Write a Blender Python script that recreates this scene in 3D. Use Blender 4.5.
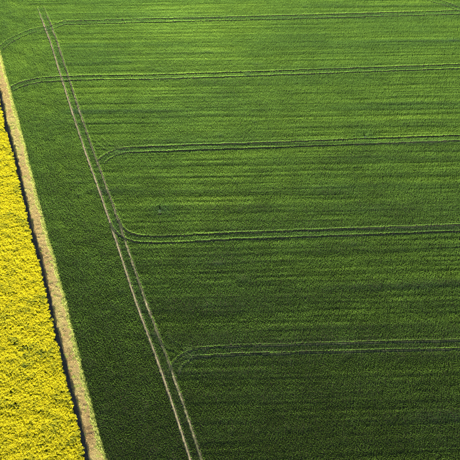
import bpy, bmesh, math, random
import numpy as np
from mathutils import Vector, Matrix

for o in list(bpy.data.objects):
    bpy.data.objects.remove(o, do_unlink=True)
S = bpy.context.scene
COL = S.collection

# ---------------------------------------------------------------- camera
CAM_H = 117.0
cam = bpy.data.cameras.new('camera')
cam.sensor_width = 36.0
cam.lens = 36.0 * 775.0 / 460.0
cam.clip_start = 0.5
cam.clip_end = 12000.0
cam_ob = bpy.data.objects.new('camera', cam)
COL.objects.link(cam_ob)
cam_ob.location = (0, 0, CAM_H)
cam_ob.rotation_euler = (math.radians(90 - 47), 0, 0)
S.camera = cam_ob

# ---------------------------------------------------------------- sky, sun, exposure
SUN_EL = math.radians(15.0)
SUN_AZ = math.radians(174.0)          # clockwise from +Y: low sun behind the camera
W = bpy.data.worlds.new('World')
S.world = W
W.use_nodes = True
nt = W.node_tree
nt.nodes.clear()
sky = nt.nodes.new('ShaderNodeTexSky')
sky.sky_type = 'NISHITA'
sky.sun_disc = False
sky.sun_elevation = SUN_EL
sky.sun_rotation = SUN_AZ
bg = nt.nodes.new('ShaderNodeBackground')
bg.inputs['Strength'].default_value = 0.05
out = nt.nodes.new('ShaderNodeOutputWorld')
nt.links.new(sky.outputs[0], bg.inputs[0])
nt.links.new(bg.outputs[0], out.inputs[0])

sun = bpy.data.lights.new('sun', 'SUN')
sun.energy = 5.0
sun.angle = math.radians(0.5)
sun.color = (1.0, 0.92, 0.78)
sun_ob = bpy.data.objects.new('sun', sun)
COL.objects.link(sun_ob)
to_sun = Vector((math.sin(SUN_AZ) * math.cos(SUN_EL), math.cos(SUN_AZ) * math.cos(SUN_EL), math.sin(SUN_EL)))
sun_ob.rotation_euler = to_sun.to_track_quat('Z', 'Y').to_euler()
sun_ob.location = (-40, -150, 200)

S.view_settings.view_transform = 'Standard'
S.view_settings.look = 'None'
S.view_settings.gamma = 1.0
S.view_settings.use_curve_mapping = False
S.view_settings.exposure = 2.8

# ---------------------------------------------------------------- helpers
rng = np.random.default_rng(11)
random.seed(5)


def tag(o, label=None, cat=None, group=None, kind=None):
    if label: o['label'] = label
    if cat: o['category'] = cat
    if group: o['group'] = group
    if kind: o['kind'] = kind
    return o


def mesh_ob(name, verts, faces, mat=None, parent=None, link=True, smooth=False):
    me = bpy.data.meshes.new(name)
    me.from_pydata([tuple(v) for v in verts], [], [tuple(f) for f in faces])
    me.update()
    mats = mat if isinstance(mat, (list, tuple)) else [mat]
    for m in mats:
        if m: me.materials.append(m)
    if smooth:
        for p in me.polygons: p.use_smooth = True
    ob = bpy.data.objects.new(name, me)
    if link: COL.objects.link(ob)
    if parent: ob.parent = parent
    return ob


class Lattice:
    """smooth random field on a 2-D lattice, in metres"""
    def __init__(self, seed, n=256):
        self.n = n
        self.t = np.random.default_rng(seed).random((n, n))

    def __call__(self, u, v):
        n = self.n
        iu = np.floor(u).astype(int); iv = np.floor(v).astype(int)
        fu = u - iu; fv = v - iv
        fu = fu * fu * (3 - 2 * fu); fv = fv * fv * (3 - 2 * fv)
        a = self.t[iu % n, iv % n]; b = self.t[(iu + 1) % n, iv % n]
        c = self.t[iu % n, (iv + 1) % n]; d = self.t[(iu + 1) % n, (iv + 1) % n]
        return (a * (1 - fu) + b * fu) * (1 - fv) + (c * (1 - fu) + d * fu) * fv


def spline(pts, step=0.6):
    """smooth curve through ground points (chord-length Hermite), resampled"""
    P = np.array(pts, float)
    t = np.concatenate([[0], np.cumsum(np.hypot(*np.diff(P, axis=0).T))])
    d = np.diff(P, axis=0) / np.diff(t)[:, None]
    T = np.empty_like(P)
    T[0], T[-1] = d[0], d[-1]
    h = np.diff(t)
    T[1:-1] = (d[:-1] * h[1:, None] + d[1:] * h[:-1, None]) / (h[1:] + h[:-1])[:, None]
    q = np.linspace(0, t[-1], max(3, int(t[-1] / step)))
    i = np.clip(np.searchsorted(t, q, side='right') - 1, 0, len(h) - 1)
    a = ((q - t[i]) / h[i])[:, None]; hh = h[i][:, None]
    return ((2 * a ** 3 - 3 * a ** 2 + 1) * P[i] + (a ** 3 - 2 * a ** 2 + a) * hh * T[i]
            + (3 * a ** 2 - 2 * a ** 3) * P[i + 1] + (a ** 3 - a ** 2) * hh * T[i + 1])


def offset(path, d):
    t = np.gradient(path, axis=0)
    t /= np.linalg.norm(t, axis=1)[:, None] + 1e-9
    return path + d * np.stack([t[:, 1], -t[:, 0]], 1)


def dist_to(px, py, path, reach=3.0):
    """distance of points to a polyline and the fraction along it (inf outside reach)"""
    D = np.full(px.shape, np.inf); F = np.zeros(px.shape)
    lo = path.min(0) - reach; hi = path.max(0) + reach
    idx = np.nonzero((px > lo[0]) & (px < hi[0]) & (py > lo[1]) & (py < hi[1]))[0]
    n = len(path)
    for c in range(0, n - 1, 12):
        sub = path[c:c + 13]
        slo = sub.min(0) - reach; shi = sub.max(0) + reach
        k = idx[(px[idx] > slo[0]) & (px[idx] < shi[0]) & (py[idx] > slo[1]) & (py[idx] < shi[1])]
        if len(k) == 0: continue
        for i in range(len(sub) - 1):
            a, b = sub[i], sub[i + 1]
            ab = b - a; L = ab @ ab + 1e-12
            t = np.clip(((px[k] - a[0]) * ab[0] + (py[k] - a[1]) * ab[1]) / L, 0, 1)
            d = np.hypot(px[k] - a[0] - t * ab[0], py[k] - a[1] - t * ab[1])
            m = d < D[k]
            D[k[m]] = d[m]; F[k[m]] = (c + i + t[m]) / (n - 1)
    return D, F


# ---------------------------------------------------------------- materials
def new_mat(name):
    m = bpy.data.materials.new(name)
    m.use_nodes = True
    m.node_tree.nodes.clear()
    return m, m.node_tree.nodes, m.node_tree.links


def ramp(N, stops):
    r = N.new('ShaderNodeValToRGB')
    e = r.color_ramp.elements
    while len(e) < len(stops): e.new(0.5)
    for el, (p, c) in zip(e, stops):
        el.position = p; el.color = (*c, 1)
    return r


def leaf_mat(name, stops, rough=0.55, trans=0.15, trans_col=(0.20, 0.30, 0.03), spec=0.3):
    """plant tissue: colour from the tint carried by each planted instance"""
    m, N, L = new_mat(name)
    at = N.new('ShaderNodeAttribute'); at.attribute_type = 'INSTANCER'; at.attribute_name = 'tint'
    r = ramp(N, stops)
    L.new(at.outputs['Fac'], r.inputs[0])
    p = N.new('ShaderNodeBsdfPrincipled')
    p.inputs['Roughness'].default_value = rough
    p.inputs['Specular IOR Level'].default_value = spec
    L.new(r.outputs[0], p.inputs['Base Color'])
    tr = N.new('ShaderNodeBsdfTranslucent'); tr.inputs[0].default_value = (*trans_col, 1)
    mx = N.new('ShaderNodeMixShader'); mx.inputs[0].default_value = trans
    o = N.new('ShaderNodeOutputMaterial')
    L.new(p.outputs[0], mx.inputs[1]); L.new(tr.outputs[0], mx.inputs[2]); L.new(mx.outputs[0], o.inputs[0])
    return m


def soil_mat(name, c1, c2, c3, scale=0.6, bump=0.4):
    m, N, L = new_mat(name)
    tc = N.new('ShaderNodeTexCoord')
    n1 = N.new('ShaderNodeTexNoise'); n1.inputs['Scale'].default_value = scale; n1.inputs['Detail'].default_value = 8
    n2 = N.new('ShaderNodeTexNoise'); n2.inputs['Scale'].default_value = scale * 14; n2.inputs['Detail'].default_value = 5
    L.new(tc.outputs['Object'], n1.inputs['Vector']); L.new(tc.outputs['Object'], n2.inputs['Vector'])
    r = ramp(N, [(0.32, c1), (0.5, c2), (0.7, c3)])
    mx = N.new('ShaderNodeMath'); mx.operation = 'MULTIPLY_ADD'; mx.inputs[1].default_value = 0.45
    L.new(n2.outputs['Fac'], mx.inputs[0])
    sc = N.new('ShaderNodeMath'); sc.operation = 'MULTIPLY'; sc.inputs[1].default_value = 0.55
    L.new(n1.outputs['Fac'], sc.inputs[0]); L.new(sc.outputs[0], mx.inputs[2])
    L.new(mx.outputs[0], r.inputs[0])
    b = N.new('ShaderNodeBump'); b.inputs['Strength'].default_value = bump; b.inputs['Distance'].default_value = 0.05
    L.new(n2.outputs['Fac'], b.inputs['Height'])
    p = N.new('ShaderNodeBsdfPrincipled'); p.inputs['Roughness'].default_value = 0.95; p.inputs['Specular IOR Level'].default_value = 0.15
    L.new(r.outputs[0], p.inputs['Base Color']); L.new(b.outputs[0], p.inputs['Normal'])
    o = N.new('ShaderNodeOutputMaterial'); L.new(p.outputs[0], o.inputs[0])
    return m


def plain_leaf(name, col, trans=0.2):
    m, N, L = new_mat(name)
    ge = N.new('ShaderNodeNewGeometry')
    nz = N.new('ShaderNodeTexNoise'); nz.inputs['Scale'].default_value = 9
    L.new(ge.outputs['Position'], nz.inputs['Vector'])
    r = ramp(N, [(0.3, tuple(c * 0.75 for c in col)), (0.7, tuple(c * 1.25 for c in col))])
    L.new(nz.outputs['Fac'], r.inputs[0])
    p = N.new('ShaderNodeBsdfPrincipled'); p.inputs['Roughness'].default_value = 0.6
    L.new(r.outputs[0], p.inputs['Base Color'])
    tr = N.new('ShaderNodeBsdfTranslucent'); tr.inputs[0].default_value = (*[c * 1.6 for c in col], 1)
    mx = N.new('ShaderNodeMixShader'); mx.inputs[0].default_value = trans
    o = N.new('ShaderNodeOutputMaterial')
    L.new(p.outputs[0], mx.inputs[1]); L.new(tr.outputs[0], mx.inputs[2]); L.new(mx.outputs[0], o.inputs[0])
    return m


M_WHEAT = leaf_mat('wheat_leaf', [(0.0, (0.033, 0.080, 0.028)), (0.35, (0.058, 0.125, 0.022)), (0.7, (0.089, 0.170, 0.022)), (1.0, (0.133, 0.208, 0.028))])
M_STRAW = leaf_mat('dry_grass', [(0.0, (0.14, 0.082, 0.034)), (0.35, (0.25, 0.175, 0.066)), (0.62, (0.36, 0.30, 0.11)), (0.82, (0.25, 0.29, 0.05)), (1.0, (0.16, 0.22, 0.03))], trans_col=(0.3, 0.26, 0.1))
M_RSTEM = leaf_mat('rape_stem', [(0.0, (0.05, 0.085, 0.022)), (1.0, (0.11, 0.15, 0.03))])
M_RFLOWER = leaf_mat('rape_flower', [(0.0, (0.13, 0.17, 0.018)), (0.3, (0.32, 0.31, 0.010)), (0.6, (0.42, 0.375, 0.006)), (1.0, (0.50, 0.43, 0.005))], rough=0.7, trans=0.3, trans_col=(0.46, 0.40, 0.01), spec=0.15)
M_SOIL = soil_mat('field_soil', (0.016, 0.015, 0.010), (0.028, 0.024, 0.015), (0.05, 0.04, 0.026))
M_RUT = soil_mat('packed_soil', (0.045, 0.045, 0.025), (0.15, 0.13, 0.075), (0.26, 0.215, 0.125), scale=0.14)
M_RUTD = soil_mat('patchy_packed_soil', (0.025, 0.03, 0.015), (0.06, 0.062, 0.03), (0.26, 0.23, 0.13), scale=0.16)
M_RUTX = soil_mat('trodden_soil', (0.011, 0.017, 0.007), (0.018, 0.025, 0.010), (0.036, 0.040, 0.018), scale=0.35)
M_STRIP = soil_mat('dry_turf', (0.11, 0.068, 0.03), (0.21, 0.145, 0.062), (0.31, 0.25, 0.10), scale=0.3)
M_RAPE_SHADOW = soil_mat('rape_shadow_soil', (0.025, 0.025, 0.022), (0.045, 0.043, 0.036), (0.09, 0.08, 0.06), scale=0.5)  # soil darkened to carry the shadow beside the rape
M_GROUND = soil_mat('far_fields', (0.040, 0.065, 0.018), (0.065, 0.095, 0.022), (0.09, 0.115, 0.03), scale=0.05)
M_WEED = plain_leaf('weed_leaf', (0.03, 0.06, 0.02))
M_WEEDL = plain_leaf('weed_leaf_pale', (0.09, 0.14, 0.04))
M_WSTEM = plain_leaf('weed_stem', (0.03, 0.05, 0.018), 0.0)

# ---------------------------------------------------------------- layout, in metres on the ground (x right, y away)
SLOPE = -0.3507                        # the field boundary runs this many metres left per metre away


def rape_edge(y): return -24.10 + SLOPE * (y - 60.4) + 0.10 * np.sin(y * 0.21) + 0.07 * np.sin(y * 0.83 + 1)
def wheat_edge(y): return -20.35 + SLOPE * (y - 59.0) + 0.10 * np.sin(y * 0.13 + 2) + 0.06 * np.sin(y * 0.57)


HG = 0.91                              # half the tractor's track gauge
HEAD = [(7.7, 17.0), (0.4, 38.0), (-5.63, 58.43), (-11.0, 74.3), (-16.75, 89.8), (-22.32, 106.0), (-27.4, 120.6), (-32.1, 133.5), (-41.4, 160.7), (-47.4, 178.6), (-53.4, 194.8)]
# name, points, half gauge, how much crop the wheels flattened, label
TRAM = [
    ('headland', HEAD, 0.87, 1.0, 'long pale tramline running up the field parallel to the grass strip'),
    ('a', [(-45.6, 186.7), (-20.7, 187.9), (20.8, 189.85), (64.3, 192.1), (90, 193.5)], HG, 1.0, 'farthest cross tramline near the top of the field'),
    ('a_turn', [(-60.6, 174.2), (-58.6, 178.1), (-56.2, 180.6), (-53.0, 183.1), (-49.2, 184.2), (-45.6, 186.7)], 0.85, 0.6, 'faint curved tramline end bending down to the grass strip at the far left'),
    ('b', [(-54.0, 156.9), (-52.0, 158.8), (-48.5, 160.2), (-41.1, 161.1), (-19.0, 161.8), (0, 162.8), (19.1, 163.95), (59.1, 166.35), (86, 168)], HG, 1.0, 'cross tramline that crosses the long one and bends to the grass strip'),
    ('c', [(-26.2, 133.65), (-16, 134.25), (2.3, 135.2), (20.7, 136.25), (35.8, 137.1), (53.35, 138.1), (78, 139.5)], HG, 1.0, 'middle cross tramline whose left end forks both ways'),
    ('c_fork', [(-22.6, 133.9), (-24.64, 133.5), (-26.58, 132.5), (-28.04, 131.2), (-28.95, 129.6)], HG, 0.8, 'short curved fork of the middle cross tramline turning down towards the camera'),
    ('c_spur', [(-25.6, 134.1), (-27.45, 134.5), (-29.1, 135.8), (-30.4, 137.4)], HG, 0.2, 'faint curved spur of the middle cross tramline turning away from the camera'),
    ('d', [(-24.1, 111.4), (-23.4, 109.8), (-22.3, 108.3), (-20.88, 107.2), (-18.98, 106.45), (-16.3, 106.2), (-14.3, 106.2), (0, 107.1), (14.4, 107.8), (30.9, 108.6), (47.5, 109.4), (72, 110.6)], HG, 1.0, 'cross tramline curving up in a sweep into the long tramline'),
    ('e', [(-8.2, 78.55), (-6.5, 78.68), (0, 79.15), (9.9, 79.5), (13.5, 79.65), (41.7, 80.5), (64, 81.2)], HG, 1.0, 'nearest cross tramline in the dark lower part of the field'),
    ('e_fork', [(-4.6, 78.9), (-6.6, 78.4), (-8.2, 77.4), (-9.25, 76.2), (-9.75, 74.7)], HG, 0.55, 'short curved fork of the nearest cross tramline turning down towards the camera'),
    ('e_spur', [(-7.2, 79.0), (-9.38, 79.6), (-11.3, 80.9), (-12.4, 82.4)], HG, 0.2, 'faint curved spur of the nearest cross tramline turning away from the camera'),
    ('f', [(50, 203.5), (57.1, 198.9), (61.0, 196.7), (64.6, 193.6), (70, 189)], HG, 0.7, 'faint slanting tramline in the far right corner'),
]

# ---------------------------------------------------------------- ground and soil sheets
def sheet(name, pts, z, mat):
    return tag(mesh_ob(name, [(x, y, z) for x, y in pts], [list(range(len(pts)))], mat), kind='structure')


tag(mesh_ob('ground', [(-6000, -6000, -0.02), (6000, -6000, -0.02), (6000, 6000, -0.02), (-6000, 6000, -0.02)], [(0, 1, 2, 3)], M_GROUND), kind='structure')
YS = np.arange(16.0, 245.0, 1.5)
Y0, Y1 = YS[0], YS[-1]


def strip_sheet(name, xl, xr, z, mat):
    v = []; f = []
    for i, y in enumerate(YS):
        v += [(float(xl(y)), y, z), (float(xr(y)), y, z)]
        if i: f.append((2 * i - 2, 2 * i - 1, 2 * i + 1, 2 * i))
    return tag(mesh_ob(name, v, f, mat), kind='structure')


strip_sheet('wheat_field_soil', wheat_edge, lambda y: 130.0, 0.0, M_SOIL)
strip_sheet('rapeseed_field_soil', lambda y: -150.0, rape_edge, 0.0, M_SOIL)
strip_sheet('rape_shadow_band', lambda y: rape_edge(y), lambda y: rape_edge(y) + 0.70 + 0.06 * np.sin(y * 0.5), 0.002, M_RAPE_SHADOW)  # dark band along the rape, its cast shadow put into the soil colour
strip_sheet('grass_strip', lambda y: rape_edge(y) + 0.70 + 0.06 * np.sin(y * 0.5), lambda y: wheat_edge(y) + 0.0, 0.006, M_STRIP)

# ---------------------------------------------------------------- tramlines: two wheel tracks each, packed soil with low berms
RUTS = []
for key, pts, hg, s, label in TRAM:
    c = spline(pts)
    t = bpy.data.objects.new('tramline', None)
    COL.objects.link(t)
    t.location = (c[len(c) // 2][0], c[len(c) // 2][1], 0)
    tag(t, label=label, group='tractor tramlines in the wheat', kind='structure')
    layer = 0.010 + 0.004 * (len(RUTS) // 2)
    for side in (-1, 1):
        p = offset(c, side * hg)
        wob = Lattice(100 + len(RUTS))
        s_ = np.arange(len(p)) * 0.6
        p = offset(p, 0.0) + 0.0
        RUTS.append((key, p, s, side))
        prof = [(-0.30, 0.0), (-0.23, 0.035), (-0.15, 0.004), (0.15, 0.004), (0.23, 0.035), (0.30, 0.0)]
        wmul = (0.65 + 0.35 * s) * (0.60 if key == 'headland' else 1.0)
        rows = [offset(p, a * wmul) for a, _ in prof]
        nzr = Lattice(300 + len(RUTS))
        V = []; F = []
        for i in range(len(p)):
            for j, (a, h) in enumerate(prof):
                q = rows[j][i]
                hz = layer + h * (0.5 + float(nzr(np.array([i * 0.45]), np.array([j * 3.1]))[0]))
                V.append((q[0] - t.location.x, q[1] - t.location.y, hz if 0 < j < 5 else layer - 0.004))
            if i:
                b0 = (i - 1) * 6; b1 = i * 6
                for j in range(5):
                    F.append((b0 + j, b0 + j + 1, b1 + j + 1, b1 + j))
        mesh_ob('wheel_track', V, F, (M_RUT if side < 0 else M_RUTD) if key == 'headland' else M_RUTX, t, smooth=True)

# ---------------------------------------------------------------- plant models (kept in unlinked collections, planted by geometry nodes)
def blade(V, F, base, ang, lean, length, width, curl, segs=2):
    """one tapering leaf blade that rises and bends over"""
    d = np.array([math.cos(ang), math.sin(ang), 0.0]); sd = np.array([-d[1], d[0], 0.0])
    p = np.array(base, float); th = lean
    i0 = len(V)
    for k in range(segs + 1):
        w = width * (1.0 if k == 0 else (0.95 if k < segs else 0.0)) * 0.5
        if k == segs: V.append(p)
        else: V.extend([p - sd * w, p + sd * w])
        p = p + (d * math.sin(th) + np.array([0, 0, 1.0]) * math.cos(th)) * (length / segs)
        th += curl
    for k in range(segs - 1):
        a = i0 + 2 * k
        F.append((a, a + 1, a + 3, a + 2))
    a = i0 + 2 * (segs - 1)
    F.append((a, a + 1, a + 2))


def collection_of(name, objs):
    c = bpy.data.collections.new(name)
    for o in objs: c.objects.link(o)
    return c


def wheat_tuft(i):
    r = random.Random(40 + i)
    V = []; F = []
    for k in range(11):
        b = (r.uniform(-0.11, 0.11), r.gauss(0, 0.024), 0.0)
        blade(V, F, b, r.choice((-1, 1)) * math.pi / 2 + r.gauss(0, 0.6), r.uniform(0.0, 0.12), r.uniform(0.30, 0.50), r.uniform(0.017, 0.029), r.uniform(0.0, 0.20), 2)
    return mesh_ob('wheat_tuft_%d' % i, V, F, M_WHEAT, link=False)


def grass_tuft(i):
    r = random.Random(140 + i)
    V = []; F = []
    for k in range(12):
        b = (r.uniform(-0.09, 0.09), r.uniform(-0.09, 0.09), 0.0)
        blade(V, F, b, r.uniform(0, 2 * math.pi), r.uniform(0.2, 1.1), r.uniform(0.10, 0.24), r.uniform(0.014, 0.026), r.uniform(0.1, 0.8), 2)
    return mesh_ob('grass_tuft_%d' % i, V, F, M_STRAW, link=False)


def rape_plant(i):
    r = random.Random(240 + i)
    V = []; F = []; MI = []

    def mark(n): MI.extend([n] * (len(F) - len(MI)))
    for k in range(9):                     # lower leaves
        blade(V, F, (r.uniform(-.08, .08), r.uniform(-.08, .08), r.uniform(0.05, 0.7)), r.uniform(0, 6.283), r.uniform(0.5, 1.1), r.uniform(0.25, 0.42), r.uniform(0.07, 0.12), 0.5, 2)
    mark(0)
    for k in range(15):                    # flowering branches
        an = r.uniform(0, 6.283); sp = 0.28 * math.sqrt(r.random()) if k else 0.0
        top = np.array([math.cos(an) * sp, math.sin(an) * sp, r.uniform(1.02, 1.22) - sp * 0.3])
        base = np.array([math.cos(an) * sp * 0.15, math.sin(an) * sp * 0.15, 0.15])
        i0 = len(V)
        for q in range(3):
            a = q * 2.094
            V.append(base + np.array([math.cos(a), math.sin(a), 0]) * 0.011)
            V.append(top + np.array([math.cos(a), math.sin(a), 0]) * 0.006)
        for q in range(3):
            a, b = i0 + 2 * q, i0 + 2 * ((q + 1) % 3)
            F.append((a, b, b + 1, a + 1))
        mark(0)
        n = r.randint(11, 14)               # petals in a loose raceme
        for q in range(n):
            c = top + np.array([r.gauss(0, 0.05), r.gauss(0, 0.05), r.uniform(-0.14, 0.05)])
            nrm = Vector((r.gauss(0, 0.6), r.gauss(0, 0.6), r.uniform(0.3, 1.0))).normalized()
            t1 = nrm.orthogonal().normalized(); t2 = nrm.cross(t1)
            a0 = r.uniform(0, 6.283); s = r.uniform(0.020, 0.034)
            i1 = len(V)
            for e in range(4):
                a = a0 + e * math.pi / 2
                rr = s * r.uniform(0.8, 1.25)
                V.append(c + np.array(t1) * math.cos(a) * rr + np.array(t2) * math.sin(a) * rr)
            F.append((i1, i1 + 1, i1 + 2, i1 + 3))
        mark(1)
    ob = mesh_ob('rape_plant_%d' % i, V, F, [M_RSTEM, M_RFLOWER], link=False)
    ob.data.polygons.foreach_set('material_index', MI)
    return ob


C_WHEAT = collection_of('wheat_models', [wheat_tuft(i) for i in range(8)])
C_GRASS = collection_of('grass_models', [grass_tuft(i) for i in range(6)])
C_RAPE = collection_of('rape_models', [rape_plant(i) for i in range(7)])


def plant(name, coll, x, y, z, scale3, rot3, tint, label, cat):
    """one crop object: points with size, turn and tint; geometry nodes put a plant on every point"""
    n = len(x)
    me = bpy.data.meshes.new(name)
    me.vertices.add(n)
    me.vertices.foreach_set('co', np.stack([x, y, z], 1).astype(np.float32).ravel())
    def put(nm, typ, key, arr):
        a = me.attributes.new(nm, typ, 'POINT'); a.data.foreach_set(key, arr)
    put('size', 'FLOAT_VECTOR', 'vector', scale3.astype(np.float32).ravel())
    put('turn', 'FLOAT_VECTOR', 'vector', rot3.astype(np.float32).ravel())
    put('tint', 'FLOAT', 'value', np.clip(tint, 0, 1).astype(np.float32))
    put('pick', 'INT', 'value', rng.integers(0, len(coll.objects), n).astype(np.int32))
    me.update()
    ob = bpy.data.objects.new(name, me)
    COL.objects.link(ob)
    g = bpy.data.node_groups.new(name + '_planting', 'GeometryNodeTree')
    g.interface.new_socket('Geometry', in_out='INPUT', socket_type='NodeSocketGeometry')
    g.interface.new_socket('Geometry', in_out='OUTPUT', socket_type='NodeSocketGeometry')
    N, L = g.nodes, g.links
    gi = N.new('NodeGroupInput'); go = N.new('NodeGroupOutput')
    ci = N.new('GeometryNodeCollectionInfo')
    ci.inputs['Collection'].default_value = coll
    ci.inputs['Separate Children'].default_value = True
    ci.inputs['Reset Children'].default_value = True
    ip = N.new('GeometryNodeInstanceOnPoints')
    ip.inputs['Pick Instance'].default_value = True
    def attr(nm, t):
        a = N.new('GeometryNodeInputNamedAttribute'); a.data_type = t; a.inputs['Name'].default_value = nm
        return a.outputs['Attribute']
    L.new(gi.outputs[0], ip.inputs['Points'])
    L.new(ci.outputs[0], ip.inputs['Instance'])
    L.new(attr('pick', 'INT'), ip.inputs['Instance Index'])
    er = N.new('FunctionNodeEulerToRotation')
    L.new(attr('turn', 'FLOAT_VECTOR'), er.inputs[0])
    L.new(er.outputs[0], ip.inputs['Rotation'])
    L.new(attr('size', 'FLOAT_VECTOR'), ip.inputs['Scale'])
    L.new(ip.outputs[0], go.inputs[0])
    ob.modifiers.new('planting', 'NODES').node_group = g
    tag(ob, label, cat, kind='stuff')
    return ob


def grid(x0, x1, y0, y1, c, jit=0.5):
    gx, gy = np.meshgrid(np.arange(x0, x1, c), np.arange(y0, y1, c))
    gx = gx.ravel() + rng.uniform(-jit, jit, gx.size) * c
    gy = gy.ravel() + rng.uniform(-jit, jit, gy.size) * c
    return gx, gy


def right_limit(y): return 20.0 + 0.232 * y + 16.0        # past the right edge of the view


# ---------------------------------------------------------------- weeds standing in the wheat
WEEDS = [(-14.75, 114.0, 0.85), (31.3, 138.2, 0.55)]

# ---------------------------------------------------------------- wheat
LEAN = 0.51
ROW = 0.028                                                # cross tramlines climb this much to the right
gu, gv = np.meshgrid(np.arange(-75, 96, 0.18), np.arange(40, 216, 0.205))
gu = gu.ravel(); gv = gv.ravel()
gu = gu + rng.uniform(-0.1, 0.1, gu.size)
head_c = spline(HEAD)
_y = gv + ROW * gu
inner = np.clip((gu - np.interp(_y, head_c[:, 1], head_c[:, 0])) / 3.0, 0, 1)   # 0 on the headland, 1 inside the drilled rows
gv = gv + np.where(rng.random(gu.size) < inner, rng.normal(0, 0.022, gu.size), rng.uniform(-0.11, 0.11, gu.size))
gv = gv + 0.05 * np.sin(gu * 0.35 + gv * 0.2)
x, y = gu - ROW * gv, gv + ROW * gu
k = (x > wheat_edge(y) + 0.05) & (x < right_limit(y)) & (y > 46) & (y < 212)
x, y, inner = x[k], y[k], inner[k]
v = y - ROW * x                                            # distance across the drill rows
u = x + ROW * y
L1, L2, L3, L4, L5 = (Lattice(s) for s in (1, 2, 3, 4, 5))
warp = 0.5 * L4(x / 9, y / 9)
streak = (L1(u / 26, (v + 0.4 * warp) / 0.7) - 0.5) * 1.0 + (L2(u / 12 + 50, (v + 0.4 * warp) / 0.42) - 0.5) * 0.9 + (L5(u / 45, v / 2.4) - 0.5) * 1.0
du, dv = x * 0.94 + y * 0.33, y * 0.94 - x * 0.33
hstreak = (L3(dv / 5.0, du / 1.1) - 0.5) * 0.6 + (L2(x / 1.8, y / 1.1) - 0.5) * 0.8
tex = streak * inner + hstreak * (1 - inner)
clump = (L3(x / 0.9, y / 0.75) - 0.5) + 0.8 * (L4(x / 0.45 + 7, y / 0.45) - 0.5)
patch = (L5(x / 17, y / 13) - 0.5) + 0.6 * (L1(x / 6, y / 5) - 0.5)
# bouts of the sprayer overlap half way between the cross tramlines
lane = ((v - 79.1) / 27.9) % 1.0
mid = np.exp(-((lane - 0.5) / 0.035) ** 2) * inner * (0.3 + 0.9 * L4(u / 15, v * 0 + 3))
h = 1.0 + 0.34 * tex + 0.24 * clump + 0.06 * patch - 0.10 * mid + rng.normal(0, 0.08, x.size)
tint = 0.50 + 0.20 * tex + 0.08 * clump + 0.18 * patch - 0.22 * mid + rng.normal(0, 0.07, x.size)
keep = np.ones(x.size, bool)
flat = np.zeros(x.size)
rim = np.zeros(x.size)
for key, p, s, side in RUTS:
    d, fr = dist_to(x, y, p)
    w = 0.30 if s > 0.8 else 0.25
    if key == 'headland': w = 0.27
    end = 1.0
    if key == 'headland': end = np.clip((1.0 - fr) * 22, 0, 1)         # the wheels lift out near the far end
    if key in ('c', 'e'): end = np.clip((fr - 0.005) * 22, 0.1, 1)      # the ends where the tractor swings off are only half flattened
    hit = (d < w * (0.9 + 0.25 * L4(x / 1.3, y / 1.3)))
    gone = hit & (rng.random(x.size) < 0.93 * s * end)
    keep &= ~gone
    flat = np.where(hit & ~gone, np.maximum(flat, 0.55 if s > 0.5 else 0.3), flat)
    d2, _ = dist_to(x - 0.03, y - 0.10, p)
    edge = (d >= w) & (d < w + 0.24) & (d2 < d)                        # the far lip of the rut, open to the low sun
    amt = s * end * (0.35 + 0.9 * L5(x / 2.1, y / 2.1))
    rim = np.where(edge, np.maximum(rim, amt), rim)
    tint = np.where(edge, tint + 0.10 * amt, tint); h = np.where(edge, np.maximum(h, 0.95), h)  # far lip tinted brighter, its sunlight put into the colour
for key, pts, hg, s, label in TRAM:                                    # crop between the wheels is a little thinner and bluer
    if s < 0.5: continue
    d, fr = dist_to(x, y, spline(pts))
    m = d < 0.55
    tint = np.where(m, tint - 0.16, tint); h = np.where(m, h - 0.10, h)
for wx, wy, ws in WEEDS:
    d = np.hypot(x - wx, (y - wy))
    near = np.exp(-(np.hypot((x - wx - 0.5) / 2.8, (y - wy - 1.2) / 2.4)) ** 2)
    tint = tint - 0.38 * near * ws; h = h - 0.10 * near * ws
    keep &= ~(np.hypot((x - wx) / 0.6, (y - wy + 0.45) / 0.26) < ws)
for q in range(46):                                        # thin and stunted spots scattered over the field
    sx, sy = rng.uniform(-35, 60), rng.uniform(62, 195)
    rr = rng.uniform(0.25, 0.7)
    el = np.hypot((x - sx) / (rr * rng.uniform(1.0, 2.6)), (y - sy) / rr)
    spot = np.exp(-el ** 2)
    h = h * (1 - 0.55 * spot); tint = tint - 0.18 * spot
h = h * (1 - flat)
n = x.size
size = np.stack([np.ones(n) * (0.95 + 0.15 * rng.random(n)), np.ones(n) * (0.95 + 0.15 * rng.random(n)), np.clip(h, 0.3, 1.6)], 1)
# whole crop leaned to the near side, shaped to shade it darker close by
phi = np.where(rng.random(n) < inner, ROW + rng.normal(0, 0.12, n), rng.uniform(-0.5, 0.5, n)) + math.pi * rng.integers(0, 2, n)
lean = LEAN + 0.14 * (L2(x / 3.5 + 9, y / 2.5) - 0.5) + rng.normal(0, 0.05, n)
lean = (lean - 0.09 * tex) * (1 - 0.36 * np.clip(rim, 0, 1))                             # far-lip plants set more upright so the lip looks sunlit
sa, ca, sf, cf = np.sin(lean), np.cos(lean), np.sin(phi), np.cos(phi)
turn = np.stack([np.arctan2(sa * cf, ca), -np.arcsin(sa * sf), np.arctan2(ca * sf, cf)], 1)
y = y + 0.20 * np.sin(LEAN)
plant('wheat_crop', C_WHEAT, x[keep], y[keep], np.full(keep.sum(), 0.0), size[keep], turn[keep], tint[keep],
      'young green wheat covering the large field right of the strip', 'wheat')

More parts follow.
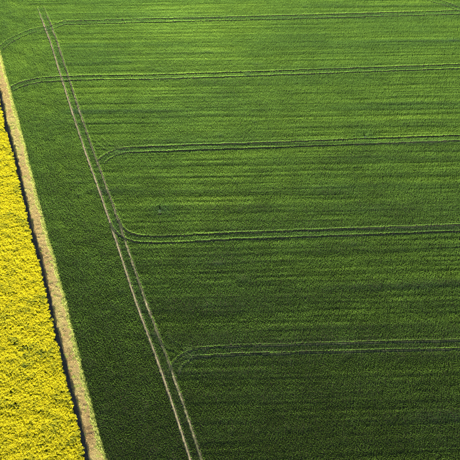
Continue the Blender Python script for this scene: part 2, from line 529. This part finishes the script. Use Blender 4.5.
# ---------------------------------------------------------------- rapeseed in flower
x, y = grid(-95, -8, 38, 200, 0.30)
k = (x < rape_edge(y) - 0.12 + 0.22 * (L1(x * 0 + 3, y / 0.8) - 0.5)) & (x > -(20 + 0.232 * y + 14))
x, y = x[k], y[k]
n = x.size
cl = (L2(x / 1.1, y / 0.9) - 0.5) + 0.7 * (L3(x / 3.3, y / 2.8) - 0.5)
sc = 1.0 + 0.13 * cl + rng.normal(0, 0.035, n)
wsc = 1.0 + 0.12 * cl + rng.normal(0, 0.06, n)
keep = rng.random(n) > np.clip(0.03 - 0.22 * cl, 0.0, 0.25)
size = np.stack([wsc, wsc, sc], 1)
turn = np.stack([rng.normal(0, 0.06, n), rng.normal(0, 0.06, n), rng.uniform(0, 6.283, n)], 1)
plant('rapeseed_crop', C_RAPE, x[keep], y[keep], np.zeros(keep.sum()), size[keep], turn[keep], (0.60 + 0.60 * cl + 0.25 * (L4(x / 7, y / 6) - 0.5) + rng.normal(0, 0.17, n))[keep],
      'bright yellow flowering rapeseed filling the lower left corner', 'rapeseed')

# ---------------------------------------------------------------- dry mown grass of the strip and its greener fringe
x, y = grid(-80, -2, 40, 205, 0.125)
a, b = rape_edge(y), wheat_edge(y)
k = (x > a + 0.70 + 0.06 * np.sin(y * 0.5) + rng.normal(0, 0.10, x.size)) & (x < b + 0.15)
x, y, a, b = x[k], y[k], a[k], b[k]
n = x.size
across = b - x                                             # metres in from the wheat
brown = (L1(x / 2.2, y / 4.5) - 0.5) * 1.2 + (L2(x / 0.8, y / 1.1) - 0.5) * 0.7
brown += 0.5 * np.exp(-((y - 66) / 3.5) ** 2) * np.exp(-((across - 1.0) / 0.5) ** 2)
tint = 0.46 + 0.14 * np.clip((y - 75) / 70, 0, 1) - 0.30 * brown + rng.normal(0, 0.10, n)
fr_w = 0.10 + 0.50 * L3(x * 0 + 9, y / 0.8) + 0.25 * L2(x * 0 + 4, y / 3)
fringe = (across < fr_w)
tint = np.where(fringe, 0.84 + rng.normal(0, 0.08, n), np.minimum(tint, 0.74))
weedy = (L4(x / 0.5 + 3, y / 0.6) > 0.78) & ~fringe
tint = np.where(weedy, 0.86, tint)
tall = np.where(fringe, 1.5 + 1.3 * L4(x / 0.4, y / 0.4), 0.35 + 1.2 * L5(x / 0.55, y / 0.45) ** 2)
keep = rng.random(n) < np.where(fringe, 0.75, 0.85)
size = np.stack([np.ones(n), np.ones(n), np.ones(n)], 1) * tall[:, None]
size[:, :2] = np.clip(size[:, :2], 0.8, 1.6)
turn = np.stack([rng.normal(0, 0.12, n), rng.normal(0, 0.12, n), rng.uniform(0, 6.283, n)], 1)
plant('strip_grass', C_GRASS, x[keep], y[keep], np.full(keep.sum(), 0.004), size[keep], turn[keep], tint[keep],
      'straw coloured dry grass on the strip between rapeseed and wheat', 'grass')

# ---------------------------------------------------------------- the weed clumps: stems and broad leaves
WL = ['dark weed clump with a small bare hollow in front, above the sweeping tramline curve',
      'small bluish weed clump beside the middle cross tramline on the right']
for i, (wx, wy, ws) in enumerate(WEEDS):
    r = random.Random(900 + i)
    t = bpy.data.objects.new('weed_clump', None)
    COL.objects.link(t)
    t.location = (wx, wy, 0.0)
    tag(t, WL[i], 'weed', 'weed clumps standing in the wheat')
    for q in range(5):
        an = r.uniform(0, 6.283); rad = r.uniform(0.0, 0.35) * ws
        bx_, by_ = math.cos(an) * rad, math.sin(an) * rad * 0.6
        hh = (0.55 + 0.3 * r.random()) * (0.6 + 0.4 * ws)
        V = []; F = []
        for lv in range(4):
            for e in range(5):
                a_ = e * 1.2566; w_ = 0.022 * (1 - 0.22 * lv)
                V.append((bx_ + math.cos(a_) * w_ + 0.05 * lv * math.cos(an) * 0.5, by_ + math.sin(a_) * w_ + 0.05 * lv * math.sin(an) * 0.5, hh * lv / 3))
        for lv in range(3):
            for e in range(5):
                F.append((lv * 5 + e, lv * 5 + (e + 1) % 5, (lv + 1) * 5 + (e + 1) % 5, (lv + 1) * 5 + e))
        mesh_ob('stem', V, F, M_WSTEM, t)
        V = []; F = []
        for e in range(9):
            blade(V, F, (bx_, by_, hh * r.uniform(0.2, 1.0)), r.uniform(0, 6.283), r.uniform(0.5, 1.1), r.uniform(0.22, 0.42) * (0.6 + 0.4 * ws), r.uniform(0.08, 0.14), r.uniform(0.2, 0.5), 3)
        mesh_ob('leaf', V, F, M_WEEDL if q == 1 else M_WEED, t)
